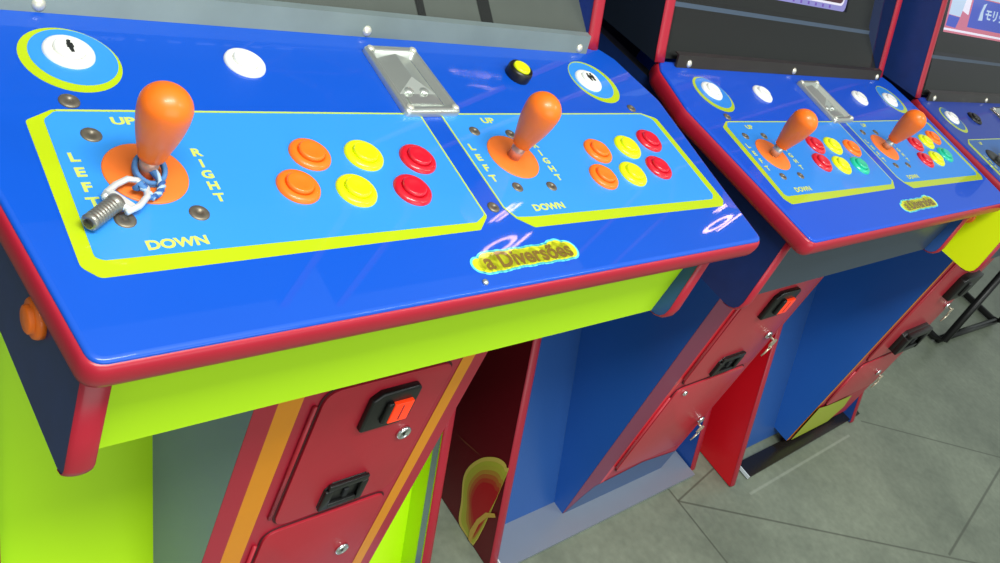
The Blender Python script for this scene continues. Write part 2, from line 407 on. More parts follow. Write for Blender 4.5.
def wedge(root, xs, y0, s, side_l, face, boardy, stripes, doors, bottom, zt=.70, side_r=None, back_dx=0):
    # coin box: upright face in front of the leaning board.  xs=(left top, left bottom, right top, right bottom)
    lt,lb,rt,rb=xs
    fy=lambda z: y0+s*z
    by=lambda z: boardy+.444*z
    ztop=zt
    def L(t,z): # t: 0 left .. 1 right at height z
        q=z/ztop; a=lb+(lt-lb)*q; b=rb+(rt-rb)*q; return a+(b-a)*t
    z0=bottom
    v=[(L(0,z0),fy(z0),z0),(L(1,z0),fy(z0),z0),(L(1,ztop),fy(ztop),ztop),(L(0,ztop),fy(ztop),ztop),
       (L(0,z0)+back_dx*max(by(z0)-fy(z0),.004)/(by(ztop)-fy(ztop)),max(by(z0),fy(z0)+.004),z0),(L(1,z0),max(by(z0),fy(z0)+.004),z0),(L(1,ztop),by(ztop),ztop),(L(0,ztop)+back_dx,by(ztop),ztop)]
    mb=MB(); mb.add(v,[(0,1,2,3),(0,4,5,1),(3,2,6,7),(4,7,6,5)],face)
    mb.add(v,[(0,3,7,4)],side_l); mb.add(v,[(1,5,6,2)],side_r or side_l)
    o=mb.build('coin_box',root)
    def F(t,z,h):   # face coordinates: fraction across, height, stand-off
        return (L(t,z), fy(z)-h, z)
    for (t0,t1,m) in stripes:
        st=MB(); v=[F(t0,z0,.0006),F(t1,z0,.0006),F(t1,ztop,.0006),F(t0,ztop,.0006)]
        st.add(v,[(0,1,2,3)],m); so=st.build('stripe',o)
        if m is M_STRO: so['label']='orange painted stripe'
    return o,F,L

def door(root, F, L, t0,t1,z0,z1,material, rad=.018, hinge=True):
    W=(L(1,z0)-L(0,z0))
    def T(a,b,h): return F(a/W,b,h)
    a0,a1=t0*W,t1*W
    p=arc_round([(a0,z0),(a1,z0),(a1,z1),(a0,z1)],rad)
    mb=MB()
    mb.plate(offset_poly(p,.0028),.0004,.0012,M_SEAM,T)
    mb.plate(p,.0004,.0042,material,T)
    o=mb.build('coin_door',root,bevel=.0012)
    if hinge:
        h=MB(); h.tube([T(a0-.008,z0+.02,.002),T(a0-.008,z1-.02,.002)],.0028,material,10); h.build('hinge',o)
    return o,T,W

def lock(parent,T,c,R=.0085):
    mb=MB(); mb.lathe([(R,.004),(R,.0065),(R*.92,.0088),(R*.7,.0098),(R*.66,.0085),(.0002,.0083)],T,c,M_CHROME,24)
    mb.plate([(c[0]-.0007,c[1]-.0036),(c[0]+.0007,c[1]-.0036),(c[0]+.0007,c[1]+.0036),(c[0]-.0007,c[1]+.0036)],.0080,.0088,M_BLACK,T)
    return mb.build('lock',parent)

def coin_slot(parent,T,x0,x1,z0,z1,lit=True,depth=.020):
    c=.012
    hexa=[(x0,z0),(x1-c,z0),(x1,z0+c*.8),(x1,z1-c*.4),(x1-c*.4,z1),(x0+c,z1),(x0,z1-c*.8)]
    mb=MB(); mb.plate(hexa,.003,depth,M_BLACK,T)
    w,h=x1-x0,z1-z0
    mb.plate([(x0+.30*w,z0+.22*h),(x0+.44*w,z0+.22*h),(x0+.44*w,z0+.78*h),(x0+.30*w,z0+.78*h)],depth-.002,depth+.006,M_BLACK,T)
    o=mb.build('coin_slot',parent,bevel=.003); o['label']='black plastic coin slot housing'
    if lit:
        b=MB(); b.plate([(x0+.46*w,z0+.20*h),(x0+.86*w,z0+.20*h),(x0+.86*w,z0+.72*h),(x0+.46*w,z0+.72*h)],depth-.001,depth+.005,M_ROCK,T)
        b.plate([(x0+.64*w,z0+.26*h),(x0+.67*w,z0+.26*h),(x0+.67*w,z0+.66*h),(x0+.64*w,z0+.66*h)],depth+.004,depth+.0056,M_REDD,T)
        # this button hangs beside the housing so that it stays a sub-part of the door
        bo=b.build('reject_button',parent,bevel=.001); bo['label']='lit orange-red reject button'
    return o

def coin_return(parent,T,x0,x1,z0,z1,depth=.014):
    c=.010
    out=arc_round([(x0,z0),(x1,z0),(x1,z1-c),(x1-c*.5,z1),(x0+c,z1),(x0,z1-c)],.003,3)
    w,h=x1-x0,z1-z0
    inn=[(x0+.18*w,z0+.2*h),(x0+.84*w,z0+.2*h),(x0+.84*w,z0+.8*h),(x0+.18*w,z0+.8*h)]
    mb=MB(); mb.plate(out,.003,depth*.55,M_BLACK,T)
    # raised frame: four bars around the recess
    for a,b,c_,d in ((x0,x0+.18*w,z0,z1-c),(x0+.84*w,x1,z0,z1-c),(x0+.18*w,x0+.84*w,z0,z0+.2*h),(x0+.05*w,x1-.03*w,z0+.8*h,z1)):
        mb.plate([(a,c_),(b,c_),(b,d),(a,d)],depth*.5,depth,M_BLACK,T)
    mb.plate([(x0+.48*w,z0+.3*h),(x0+.60*w,z0+.3*h),(x0+.60*w,z0+.62*h),(x0+.48*w,z0+.62*h)],depth*.5,depth*.9,M_BACK,T)
    o=mb.build('coin_return',parent,bevel=.0015); o['label']='black plastic coin return with open flap'
    return o

UX0,UX1=-.050,.619
def upper(root, trim, outl, inn, shroud, strip, screen_fn, strip_top=.927, glass=True):
    def y_at(z): return .301+.49*(z-.91)
    for xa,xb,lo,hi in ((UX0,UX0+.018,outl,inn),(UX1-.018,UX1,inn,outl)):
        path=[(.298,.9055),(y_at(.92),.92),(y_at(1.36),1.36),(y_at(1.38)-.012,1.382),(.49,1.405),(.462,1.44),(.462,1.72)]
        poly=path+[(.80,1.74),(.80,.75),(.425,.75),(.425,.90)]
        mb=MB(); mb.prism_x(poly,xa,xb,M_BACK,lo,hi); o=mb.build('upper_side',root)
        t=MB(); trim_yz(t,path,xa-.0006,xb+.0006,.004,trim); t.build('edge_trim',o)
    a,b=UX0+.018,UX1-.018
    mb=MB(); mb.prism_x([(.2870,.9065),(.2905,.9065),(.2945,strip_top),(.3000,strip_top+.0005),(.3000,strip_top+.002),(.2925,strip_top+.0015)],a+.014,b-.012,strip)
    o=mb.build('screen_retainer_strip',root); o['label']='metal strip holding the foot of the screen glass'
    for x in (.008,.283,.575):
        s=MB(); yb=.289; s.lathe([(.0050,0),(.0046,.002),(.003,.0036),(.0002,.004)],lambda p,q,h:(p,yb+(q-.9065)*.2-h,q),(x,.9118),M_BOLTL,16); s.build('bolt',o)
    def SP(x,z,h=0):  # plane of the tube face, leaning back
        n=math.hypot(1,.55); return (x, .37+.55*(z-.96)-h/n, z+h*.55/n)
    mb=MB()
    zl=.953
    mb.add([(a,.301,strip_top-.01),(b,.301,strip_top-.01),(b,.358,zl-.001),(a,.358,zl-.001)],[(0,1,2,3)],shroud)
    mb.add([(a,.358,zl-.001),(b,.358,zl-.001),(b,.3605,zl+.0045),(a,.3605,zl+.0045)],[(0,1,2,3)],M_LIP)
    mb.add([(a,.3605,zl+.0045),(b,.3605,zl+.0045)]+[SP(b,.960,.004),SP(a,.960,.004)],[(0,1,2,3)],M_SHRD2)
    sx0,sx1,sz0,sz1=.075,.505,.9745,1.27
    if screen_fn=='three': sx0,sx1,sz0,sz1=.092,.56,.992,1.30
    for q in ([(a,.960),(b,.960),(b,sz0),(a,sz0)],[(a,sz1),(b,sz1),(b,1.41),(a,1.41)],[(a,sz0),(sx0,sz0),(sx0,sz1),(a,sz1)],[(sx1,sz0),(b,sz0),(b,sz1),(sx1,sz1)]):
        mb.add([SP(x,z,.004) for x,z in q],[(0,1,2,3)],M_SHRD2)
    if screen_fn=='one':
        for xa,xb in ((.352,.362),(.435,.452)): mb.add([(xa,.3015,strip_top-.009),(xb,.3015,strip_top-.009),(xb,.358,zl+.000),(xa,.358,zl+.000)],[(0,1,2,3)],M_SHRD2)
    mb.build('monitor_bezel',root)
    if screen_fn: screens(screen_fn,root,SP,sx0,sx1,sz0,sz1)
    if glass:
        g=MB(); g.add([(a+.001,.3005,strip_top+.001),(b-.001,.3005,strip_top+.001),(b-.001,y_at(1.40)+.012,1.40),(a+.001,y_at(1.40)+.012,1.40)],[(0,1,2,3)],M_GLASS)
        g.build('screen_glass',root,fixn=False)
    # marquee with lit title strokes (its reflection plays on the acrylic of the neighbour)
    mb=MB(); mb.box(a,b,.472,.80,1.415,1.71,M_NAVYD)
    def MQ(x,z,h): return (x,.472-h,z)
    if screen_fn!='one':
        q_=-.055 if screen_fn=='three' else 0
        mb.text('OI',MQ,.325,1.600+q_,.105,E_NEON,.001,shear=-.30,bold=.015); mb.text('II',MQ,.240,1.475+q_*.3,.075,E_NEON,.001,shear=-.45,bold=.02)
    mo=mb.build('marquee',root)
    return SP

def glassmat():
    m=bpy.data.materials.new('smoked_glass'); m.use_nodes=True; nt=m.node_tree; nt.nodes.clear()
    out=nt.nodes.new('ShaderNodeOutputMaterial'); tr=nt.nodes.new('ShaderNodeBsdfTransparent'); gl=nt.nodes.new('ShaderNodeBsdfGlossy'); fr=nt.nodes.new('ShaderNodeFresnel'); mx=nt.nodes.new('ShaderNodeMixShader')
    tr.inputs['Color'].default_value=(.93,.95,.94,1); gl.inputs['Roughness'].default_value=.03; fr.inputs['IOR'].default_value=1.22
    nt.links.new(fr.outputs[0],mx.inputs[0]); nt.links.new(tr.outputs[0],mx.inputs[1]); nt.links.new(gl.outputs[0],mx.inputs[2]); nt.links.new(mx.outputs[0],out.inputs[0])
    return m
M_GLASS=glassmat()
def em(name,col,st): return mat(name,(0.01,0.01,0.01,1),.25,emis=col,estr=st)
E_LAV=em('scr_lavender',S(150,146,214),1.0); E_WHT=em('scr_white',S(245,240,255),1.05); E_DRK=em('scr_plum',S(92,50,62),.8)
E_BLU=em('scr_blue',S(72,92,196),1.0); E_PNK=em('scr_pink',S(214,120,140),1.0); E_CYN=em('scr_pale',S(200,222,246),1.0); E_VIO=em('scr_violet',S(120,86,190),1.0)
E_OFF=em('scr_idle',S(24,30,44),.6); E_TXT=em('scr_text',S(190,205,255),2.2); E_MAG=em('scr_magenta',S(190,120,230),1.6); E_NEON=em('marquee_strokes',S(255,205,190),24.0)

def screens(kind,root,SP,x0,x1,z0,z1):
    mb=MB()
    def quad(m,pts,h): mb.add([SP(x,z,h) for x,z in pts],[(0,1,2,3)],m)
    R=lambda a,b,c,d:[(a,c),(b,c),(b,d),(a,d)]
    def rounded(m,a,b,c,d,h,r=.012):
        p=arc_round(R(a,b,c,d),r,5); mb.add([SP(x,z,h) for x,z in p],[list(range(len(p)))],m)
    if kind=='one':
        rounded(E_OFF,x0,x1,z0,z1,.001)
        for i,(z,st) in enumerate(((.992,.0),(1.010,.01),(1.030,.02),(1.052,.03))):
            mb.text('0008',SP,x0+.022+st,z,.014,E_TXT,.0016,sx=1.3)
            for k in range(6):
                xa=x0+.052+st+k*.030; quad(E_TXT,R(xa,xa+.008+.012*((k*7+i)%3)/2,z-.0015,z+.0015),.0016)
        for a,b,c,d in ((.33,.462,1.128,1.1295),(.33,.331,1.06,1.1295),(.46,.461,1.06,1.1295)): quad(E_MAG,R(a,b,c,d),.0016)
        quad(E_TXT,R(.27,.272,1.0,1.09),.0016); quad(E_TXT,R(.29,.48,1.045,1.0462),.0016)
    elif kind=='two':
        rounded(E_LAV,x0,x1,z0,z1,.001)
        rounded(E_WHT,x0+.012,x1-.010,z0+.0075,z1-.012,.0014)
        rounded(E_DRK,x0+.015,x1-.014,z0+.0105,z1-.015,.0018)
        for k in range(7): quad(E_VIO,R(.30+.024*k,.306+.024*k,z0+.002,z0+.006),.0016)
        for k in range(5): quad((E_PNK,E_BLU,E_CYN)[k%3],R(.10+k*.08,.16+k*.08,1.06,1.15),.0022)
    else:
        rounded(E_PNK,x0,x1,z0,z1,.001,.006)
        quad(E_WHT,R(x0+.002,x1,z0+.0035,z0+.0070),.0013)
        quad(E_BLU,[(.1045,1.0025),(.1545,1.0010),(.1655,1.0185),(.1070,1.0200)],.0016)
        quad(E_CYN,[(.1070,1.0205),(.1660,1.0195),(.190,1.075),(.108,1.080)],.0016)
        quad(E_WHT,[(.1700,1.0300),(.2050,1.0250),(.2080,1.1),(.1950,1.1)],.0016)
        quad(E_BLU,[(.2135,1.0060),(.55,1.0060),(.55,1.056),(.2150,1.0545)],.0016)
        quad(E_CYN,[(.2150,1.0560),(.55,1.058),(.55,1.10),(.2150,1.10)],.0016)
        mb.text('モリッ',SP,.352,1.0310,.020,E_CYN,.0024,bold=.03,sx=2.0)
        mb.add([SP(.262,1.020,.0024),SP(.285,1.021,.0024),SP(.280,1.036,.0024),SP(.290,1.050,.0024),SP(.275,1.047,.0024),SP(.266,1.034,.0024)],[(0,1,2,3,4,5)],E_CYN)
        for k in range(4): quad(E_LAV,R(.24+k*.075,.29+k*.075,1.13,1.19),.0016)
    o=mb.build('monitor_screen',root); o['label']={'one':'dim curved monitor screen','two':'lit monitor screen with lavender border','three':'lit monitor screen with blue panels'}[kind]

# ------------------------------------------------------------------ cabinet one (near left)
P1L=dict(o1=(.1527,.1438),y1=(.1994,.1408),r1=(.2489,.1346),o2=(.1281,.1129),y2=(.1736,.1056),r2=(.2242,.1022))
P2L=dict(o1=(.1463,.1352),y1=(.1972,.1392),r1=(.2416,.1471),o2=(.1258,.1014),y2=(.1721,.1023),r2=(.2211,.1085))
def players(root, cols):
    for L,d in ((P1L,0),(P2L,D)):
        for k,c in cols.items(): push_button(root,L[k][0]+d,L[k][1],c)

c1=empty('arcade_cabinet',(0,0,0),0,'nearest arcade cabinet with lime green front board and a cord on its left stick','arcade cabinet','row of blue arcade cabinets')
control_panel(c1,M_BLUE,M_SKY,M_LIME,M_RED)
players(c1,dict(o1=M_ORANGE,o2=M_ORANGE,y1=M_YELB,y2=M_YELB,r1=M_REDB,r2=M_REDB))
push_button(c1,.0152,.2468,M_WHITE,R=.0168,person=1)
push_button(c1,.1440,.2439,M_WHITE,R=.0165)
push_button(c1,.5517,.2405,M_WHITE,R=.0170,person=2)
push_button(c1,.4437,.2440,M_BLACK,plunger=M_YELB,R=.0135,tall=True,label='black rimmed yellow push button')
joystick(c1,.0268,.1324,tilt=(-.0035,-.004))
joystick(c1,.0268+D,.1329,tilt=(-.008,-.004))
metal_tray(c1,M_STEEL)
for p in ((.0009,.1992),(.0046,.1679),(.0481,.0964),(.0011,.0955),(.0490,.1670)): screw(c1,*p,r=.0068)
for p in ((.3329,.1661),(.3746,.1615),(.3364,.0973),(.3781,.0953),(.2941,.0779),(.5892,.1980)): screw(c1,*p,r=.0058)
s=MB(); s.lathe([(.0028,.0006),(.0024,.0022),(.0002,.003)],pan,(.2360,.0075),M_STEEL,14); s.build('panel_bolt',c1)
control_box(c1,M_BOARD,M_NAVY,M_RED)
base(c1,.0,.65176,.07508,M_BOARD,M_SIDER,M_SIDER,M_BOARD,M_RED,strip=M_GREY)
wb,F,L=wedge(c1,(.203,.214,.528,.518),.113,.06,M_GREY,M_STRD,.13,[(.0,.085,M_STRD),(.085,.18,M_STRO),(.868,.932,M_STRO)],None,.05,side_r=M_STRD,back_dx=-.016)
do,T,W=door(c1,F,L,.262,.825,.325,.566,M_DOOR,rad=.022)
x0=lambda x:(x-.210)
coin_slot(do,T,.145,.213,.486,.549,depth=.013)
coin_return(do,T,.139,.203,.336,.384,depth=.011)
lock(do,T,(.228,.450),R=.0105)
d2,T2,W2=door(c1,F,L,.245,.825,.065,.312,M_DOOR)
lock(d2,T2,(.219,.203),R=.0105)
kp=MB(); kp.plate([(.045,.02),(.63,.02),(.63,.11),(.045,.11)],.004,.012,M_PLATE,xyz); kp.build('kick_plate',c1)
upper(c1,M_RED,M_NAVYD,M_BLUE3,M_SHRD1,M_STRIP,'one',strip_top=.924)

# ------------------------------------------------------------------ cabinet two (middle)
PX,PY,PR=0.7669056945255852,-0.016018068462808406,0.0028978775549383436
c2=empty('arcade_cabinet',(PX,PY,0),PR,'middle arcade cabinet with blue front board and flame print, right of the lime fronted cabinet','arcade cabinet','row of blue arcade cabinets')
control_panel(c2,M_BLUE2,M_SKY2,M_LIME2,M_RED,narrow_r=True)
players(c2,dict(o1=M_REDB,o2=M_REDB,y1=M_YELB,y2=M_YELB,r1=M_ORANGE,r2=M_TEAL))
for u,v in ((.0151,.2452),(.1375,.2427),(.4370,.2400),(.5494,.2377)): push_button(c2,u,v,M_WHITE,R=.0165)
joystick(c2,.0268,.1324,tilt=(-.014,-.006),shaftm=M_STEEL)
joystick(c2,.0268+D,.1329,tilt=(-.015,-.006),shaftm=M_STEEL)
metal_tray(c2,M_STEEL)
for k in (0,D):
    for p in ((.0020,.1650),(.0450,.1640),(.0060,.0965),(.0478,.0953)): screw(c2,p[0]+k,p[1],r=.0058)
screw(c2,.0000,.1990,r=.006)
control_box(c2,M_SLATE,M_NAVY,M_RED)
base(c2,.01874,.663,.07508,M_BBLU2,M_SIDER,M_NAVYD,M_BBLUE,M_REDD)
wb2,F2,L2=wedge(c2,(.174,.237,.545,.560),.108,.02,M_BBLU3,M_STRD,.13,[(.0,.205,M_STRP),(.205,.24,M_REDB)],None,.006,side_r=M_STRD)
def AX(L,W): return lambda x,z: (x-L(0,z))/(L(1,z)-L(0,z))*W
fd=MB(); fv=[F2(t,z,.0009) for t,z in ((.0,.007),(1,.007),(1,.075),(.6,.095),(.16,.080),(.10,.060))]  # reflection of the floor, painted as a blue grey shape on the face
fd.add(fv,[(0,1,2,3,4,5)],M_FADE); fo2=fd.build('painted_floor_reflection',wb2); fo2['label']='blue grey floor reflection painted at the foot of the coin box'
do,T,W=door(c2,F2,L2,.27,.93,.378,.655,M_DOOR2)
ax2=AX(L2,W)
coin_slot(do,T,ax2(.374,.57),ax2(.452,.57),.535,.598,depth=.013)
coin_return(do,T,ax2(.372,.41),ax2(.452,.41),.386,.432,depth=.011)
lock(do,T,(ax2(.497,.463),.463))
d2,T2,W2=door(c2,F2,L2,.27,.93,.112,.366,M_DOOR2)
lock(d2,T2,(ax2(.512,.200),.200))
lock(d2,T2,(ax2(.322,.352),.352),R=.0055)
kp=MB(); kp.plate([(.040,.062),(.640,.062),(.640,.135),(.040,.150)],.004,.012,M_PLATE,xyz); kp.box(.038,.041,.062,.150,.004,.013,M_EDGEW); kp.build('kick_plate',c2)
upper(c2,M_RED,M_NAVYD,M_NAVY,M_SHRD2,M_STRIPD,'two',strip_top=.920)

# flame print on the middle cabinet's left base side
fl=[(.1041,-.0472),(.1418,-.0105),(.1808,.0462),(.2028,.0844),(.2067,.1159),(.1966,.1537),(.1775,.1823),(.1596,.1949),(.1352,.1552),(.1544,.1521),(.1681,.1330),(.1719,.1000),(.1634,.0715),(.1447,.0511)]
# ------------------------------------------------------------------ cabinet three (far right)
O3=(1.478,-.071,0)
c3=empty('arcade_cabinet',O3,0,'farthest arcade cabinet, at right edge, with lime cheek and black sticks','arcade cabinet','row of blue arcade cabinets')
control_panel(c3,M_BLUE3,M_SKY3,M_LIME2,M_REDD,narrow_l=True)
players(c3,dict(o1=M_BLACK,o2=M_BLACK,y1=M_BLACK,y2=M_BLACK,r1=M_BLACK,r2=M_BLACK))
push_button(c3,.0151,.2452,M_WHITE,R=.0165)
push_button(c3,.1283,.2432,M_BLACK,R=.0165)
push_button(c3,.4370,.2400,M_BLACK,R=.0165); push_button(c3,.5494,.2377,M_WHITE,R=.0165)
joystick(c3,.0268,.1380,bat=M_BLACK,washer=M_BLACK,shaftm=M_STEEL)
joystick(c3,.0268+D,.1329,bat=M_BLACK,washer=M_BLACK,shaftm=M_STEEL)
metal_tray(c3,M_CHROME)
control_box(c3,M_SLATE,M_LIMEC,M_REDD,dx=-.022)
base(c3,.012,.645,.0596,M_BBLU2,M_SIDER3,M_NAVYD,M_BBLUE,M_REDD,board_in=.06)
wb3,F3,L3=wedge(c3,(.268,.278,.625,.600),.088,.038,M_BBLU3,M_STRD,.128,[(.0,.03,M_STRO),(.03,.09,M_STRD)],None,.03,side_r=M_STRD)
do,T,W=door(c3,F3,L3,.13,.95,.31,.66,M_DOOR2); ax3=AX(L3,W)
coin_slot(do,T,ax3(.44,.54),ax3(.55,.54),.50,.57,depth=.022,lit=False); coin_return(do,T,ax3(.40,.35),ax3(.54,.35),.335,.395,depth=.026); lock(do,T,(ax3(.575,.445),.445))
d2,T2,W2=door(c3,F3,L3,.13,.95,.15,.298,M_DOOR2); lock(d2,T2,(ax3(.515,.218),.218))
lm=MB(); lp=[(.278,.160),(.330,.150),(.480,.140),(.512,.085),(.485,.034),(.290,.034)]
lm.add([F3((x-L3(0,z))/(L3(1,z)-L3(0,z)),z,.0050) for x,z in lp],[list(range(len(lp)))],M_FLAME)
lo=lm.build('lime_patch',wb3); lo['label']='lime painted foot of the coin box'
kp=MB(); kp.plate([(.085,.0575),(.690,.0685),(.700,.100),(.085,.100)],.003,.010,M_PLATB,xyz); kp.box(.083,.086,.0575,.100,.003,.011,M_EDGEW); kp.build('kick_plate',c3)
upper(c3,M_REDD,M_NAVY,M_NAVY,M_SHRD2,M_STRIPD,'three',strip_top=.920)
for s_ in [o for o in c3.children if o.name.startswith('control_box_side')]: pass

# flame part on cabinet two
side2=[o for o in c2.children if o.name.startswith('base_side')][0]
def flame():
    mb=MB(); xs=.01874-.0009
    def poly(pts,m,dx): mb.add([(xs-dx,y-PY,z) for y,z in pts],[list(range(len(pts)))],m)
    outer=[(.1100,.004),(.1560,.004),(.1808,.0462),(.2028,.0844),(.2067,.1159),(.1966,.1537),(.1775,.1823),(.1596,.1949),(.148,.1930),(.139,.1780)]
    mid=[(.1200,.004),(.1450,.012),(.1660,.050),(.1860,.0830),(.1905,.1120),(.182,.142),(.168,.163),(.154,.172),(.142,.165)]
    inner=[(.1220,.030),(.1351,.0428),(.1500,.0560),(.1634,.0715),(.1700,.0950),(.1681,.1200),(.1560,.1350),(.1480,.1400),(.1400,.1380),(.1290,.1300)]
    def smooth(pts,n=6):
        out=[]; N=len(pts)
        for k in range(N):
            p0,p1,p2,p3=[Vector(pts[(k+d)%N]) for d in (-1,0,1,2)]
            for q in range(n):
                t=q/n; w_=.5*((2*p1)+(p2-p0)*t+(2*p0-5*p1+4*p2-p3)*t*t+(3*p1-p0-3*p2+p3)*t**3); out.append((w_.x,max(.003,w_.y)))
        return out
    so,si=smooth(outer),smooth(inner)
    for k in range(7):
        t=k/6; pts=[(a[0]+(b[0]-a[0])*t,a[1]+(b[1]-a[1])*t) for a,b in zip(so,si)]
        u=max(0,(t-.30)/.70); c=(176+(172-176)*u,180+(22-180)*u,58+(28-58)*u)
        if k==0: c=(205,190,84)
        poly(pts,mat('flame_step_%d'%k,S(*c),.4),.0002+.0002*k)
    poly([(.1140,.1033),(.1284,.0850),(.1340,.0542),(.1320,.0212),(.124,.004),(.115,.004),(.1205,.0190),(.1253,.0512),(.1212,.0798),(.1080,.0996)],mat('flame_gold',S(200,165,70),.4),.0020)
    poly([(.2653,.1368),(.2413,.1445),(.2177,.1520),(.1961,.1573),(.2177,.1490),(.2413,.1410)],mat('flame_brown',S(120,60,40),.5),.0004)
    o=mb.build('flame_print',side2,fixn=False); o['label']='lime and red flame print'
flame()

# ------------------------------------------------------------------ loose things
# padlock barrel with a wire shackle, tied to the near left stick by a blue and white cord
lk=empty('padlock',pan(-.008,.100,.004),0,'small steel barrel padlock lying on the panel beside the near left stick','padlock')
off=-Vector(pan(-.008,.100,.004))
A=Vector(pan(-.0225,.0895,.0085)); B=Vector(pan(-.0035,.1030,.0085)); ax=(B-A).normalized()
def along(c0,axis):
    axis=axis.normalized(); u=axis.cross(Vector((0,0,1))).normalized(); w=u.cross(axis)
    return lambda a,b,h: c0+u*a+w*b+axis*h
TL=along(A,ax); Lg=(B-A).length
mb=MB(); rd=[]
for k in range(8):
    h=.001+k*(Lg-.004)/8; rd+=[(.0054,h),(.0054,h+.0010),(.0050,h+.0013),(.0050,h+.0017)]
mb.lathe([(.0030,-.0015),(.0044,-.0015),(.0054,-.0006)]+rd+[(.0054,Lg-.003),(.0058,Lg-.002),(.0058,Lg+.001),(.0040,Lg+.002)],TL,(0,0),M_RIDGE,28)
mb.lathe([(.0030,-.0022),(.0028,-.0022)],TL,(0,0),M_BOLT,16)
o=mb.build('barrel',lk); o.location=off
mb=MB(); nrm=Vector(pan(0,0,1))-Vector(pan(0,0,0)); sd=ax.cross(nrm).normalized()
q=[B+sd*.0085-ax*.002,B+sd*.0105+ax*.008,B+sd*.0090+ax*.018,B+sd*.0050+ax*.0235,B-sd*.0030+ax*.0250,B-sd*.0075+ax*.0215,B-sd*.0090+ax*.012,B-sd*.0085+ax*.003,B-sd*.006-ax*.002]
mb.tube(q,.0021,M_SHK,10); mb.tube([B+sd*.0095+ax*.001,B-sd*.0092+ax*.001],.0024,M_SHK,10)
mb.add([p+nrm*(-.0016) for p in (B+sd*.0085,B+sd*.0085+ax*.006,B-sd*.0085+ax*.006,B-sd*.0085)]+[p+nrm*(.0018) for p in (B+sd*.0085,B+sd*.0085+ax*.006,B-sd*.0085+ax*.006,B-sd*.0085)],[(0,1,2,3),(4,5,6,7),(0,1,5,4),(1,2,6,5),(2,3,7,6),(3,0,4,7)],M_SHK)
o=mb.build('shackle',lk); o.location=off
mb=MB(); ring=[]
for k in range(60):
    a=2*math.pi*k/30+2.2; ring.append(pan(.0268+.0092*math.cos(a),.1310+.0098*math.sin(a)-.001,.0062+.0030*k/60+.0035*math.sin(a)))
e=B+ax*.023
tail=[Vector(pan(.0300,.1185,.0075)),Vector(pan(.0285,.1135,.0070)),Vector(pan(.0245,.1090,.0065)),Vector(pan(.0195,.1065,.0065)),e+nrm*.002,e-nrm*.0005-ax*.004,e-nrm*.003]
mb.tube(ring,.0017,M_SHACK,8); mb.tube([ring[-1]]+tail,.0021,M_SHACK,8)
for s_ in (0,1): # second strand twisted round the tail
    pts=[]
    base_=[Vector(ring[-1])]+tail[:5]
    for i in range(len(base_)-1):
        for t in range(5):
            p=base_[i].lerp(base_[i+1],t/5); g=(i*5+t)*1.1+s_*math.pi
            pts.append(p+Vector((math.cos(g)*.0016,0,math.sin(g)*.0016)))
    mb.tube(pts,.0013,mat('cord_pale',S(165,190,210),.7) if s_ else mat('cord_deep',S(40,85,150),.7),6)
cord=mb.build('cord',None,loc=pan(.022,.120,.005)); tag(cord,'twisted blue and white cord looped round the near left stick','cord')

# keys left hanging in the coin door locks
def key(base_pt,label,flip=1):
    r=empty('key',base_pt,0,label,'key','keys in the coin door locks')
    mb=MB(); mb.tube([(0,0,0),(0,-.010,0)],.0024,M_KEY,8); mb.build('key_blade',r)
    p=arc_round([(-.007,-.014),(.007,-.014),(.009,-.004),(.005,.004),(-.005,.004),(-.009,-.004)],.003,3)
    mb=MB(); n=len(p); v=[(a,-.0095,b) for a,b in p]+[(a,-.0120,b) for a,b in p]
    mb.add(v,[(i,(i+1)%n,(i+1)%n+n,i+n) for i in range(n)]+[list(range(n)),list(range(n,2*n))],M_KEY)
    mb.build('key_bow',r)
    mb=MB(); mb.tube([(.005*math.cos(a),-.0118+.002*math.sin(a),-.014+.005*math.sin(a)) for a in [2*math.pi*k/20 for k in range(20)]],.0008,M_KEY,6,closed=True); mb.build('key_ring',r)
    mb=MB(); mb.tube([(-.001,-.0125,-.018),(-.004,-.013,-.028),(-.007,-.0125,-.038)],[.0024,.0018,.0012],M_KEY,8); mb.build('spare_key_blade',r)
    return r
def facept(F,L,x,z,O,h=.0098):
    t=(x-L(0,z))/(L(1,z)-L(0,z)); p=F(t,z,h); return (O[0]+p[0],O[1]+p[1],p[2])
key(facept(F2,L2,.497,.463,(PX,PY)),'key in the upper coin door lock of the middle cabinet')
key(facept(F2,L2,.512,.200,(PX,PY)),'key in the lower coin door lock of the middle cabinet')
key(facept(F3,L3,.575,.445,O3),'key in the upper coin door lock of the farthest cabinet')
key(facept(F3,L3,.515,.218,O3),'key in the lower coin door lock of the farthest cabinet')

# black stool beyond the last cabinet
st=empty('stool',(3.215,.315,0),-.05,'low black tube-framed stool standing beyond the farthest cabinet','stool')
def tubeo(name,pts,r): mb=MB(); mb.tube(pts,r,M_BLACK,10); return mb.build(name,st)
w=.265
for sx in (-1,1):
    tubeo('leg_frame',[(sx*w*.8,.20,.45),(sx*w,.25,.03),(sx*w,.22,.014),(sx*w,-.22,.014),(sx*w,-.25,.03),(sx*w*.8,-.20,.45)],.013)
tubeo('foot_bar',[(-w,-.235,.016),(w,-.235,.016)],.012)
mb=MB(); mb.plate(arc_round([(-.22,-.22),(.22,-.22),(.22,.22),(-.22,.22)],.05),.445,.50,M_BLACK,xyz); mb.build('seat',st,bevel=.012)

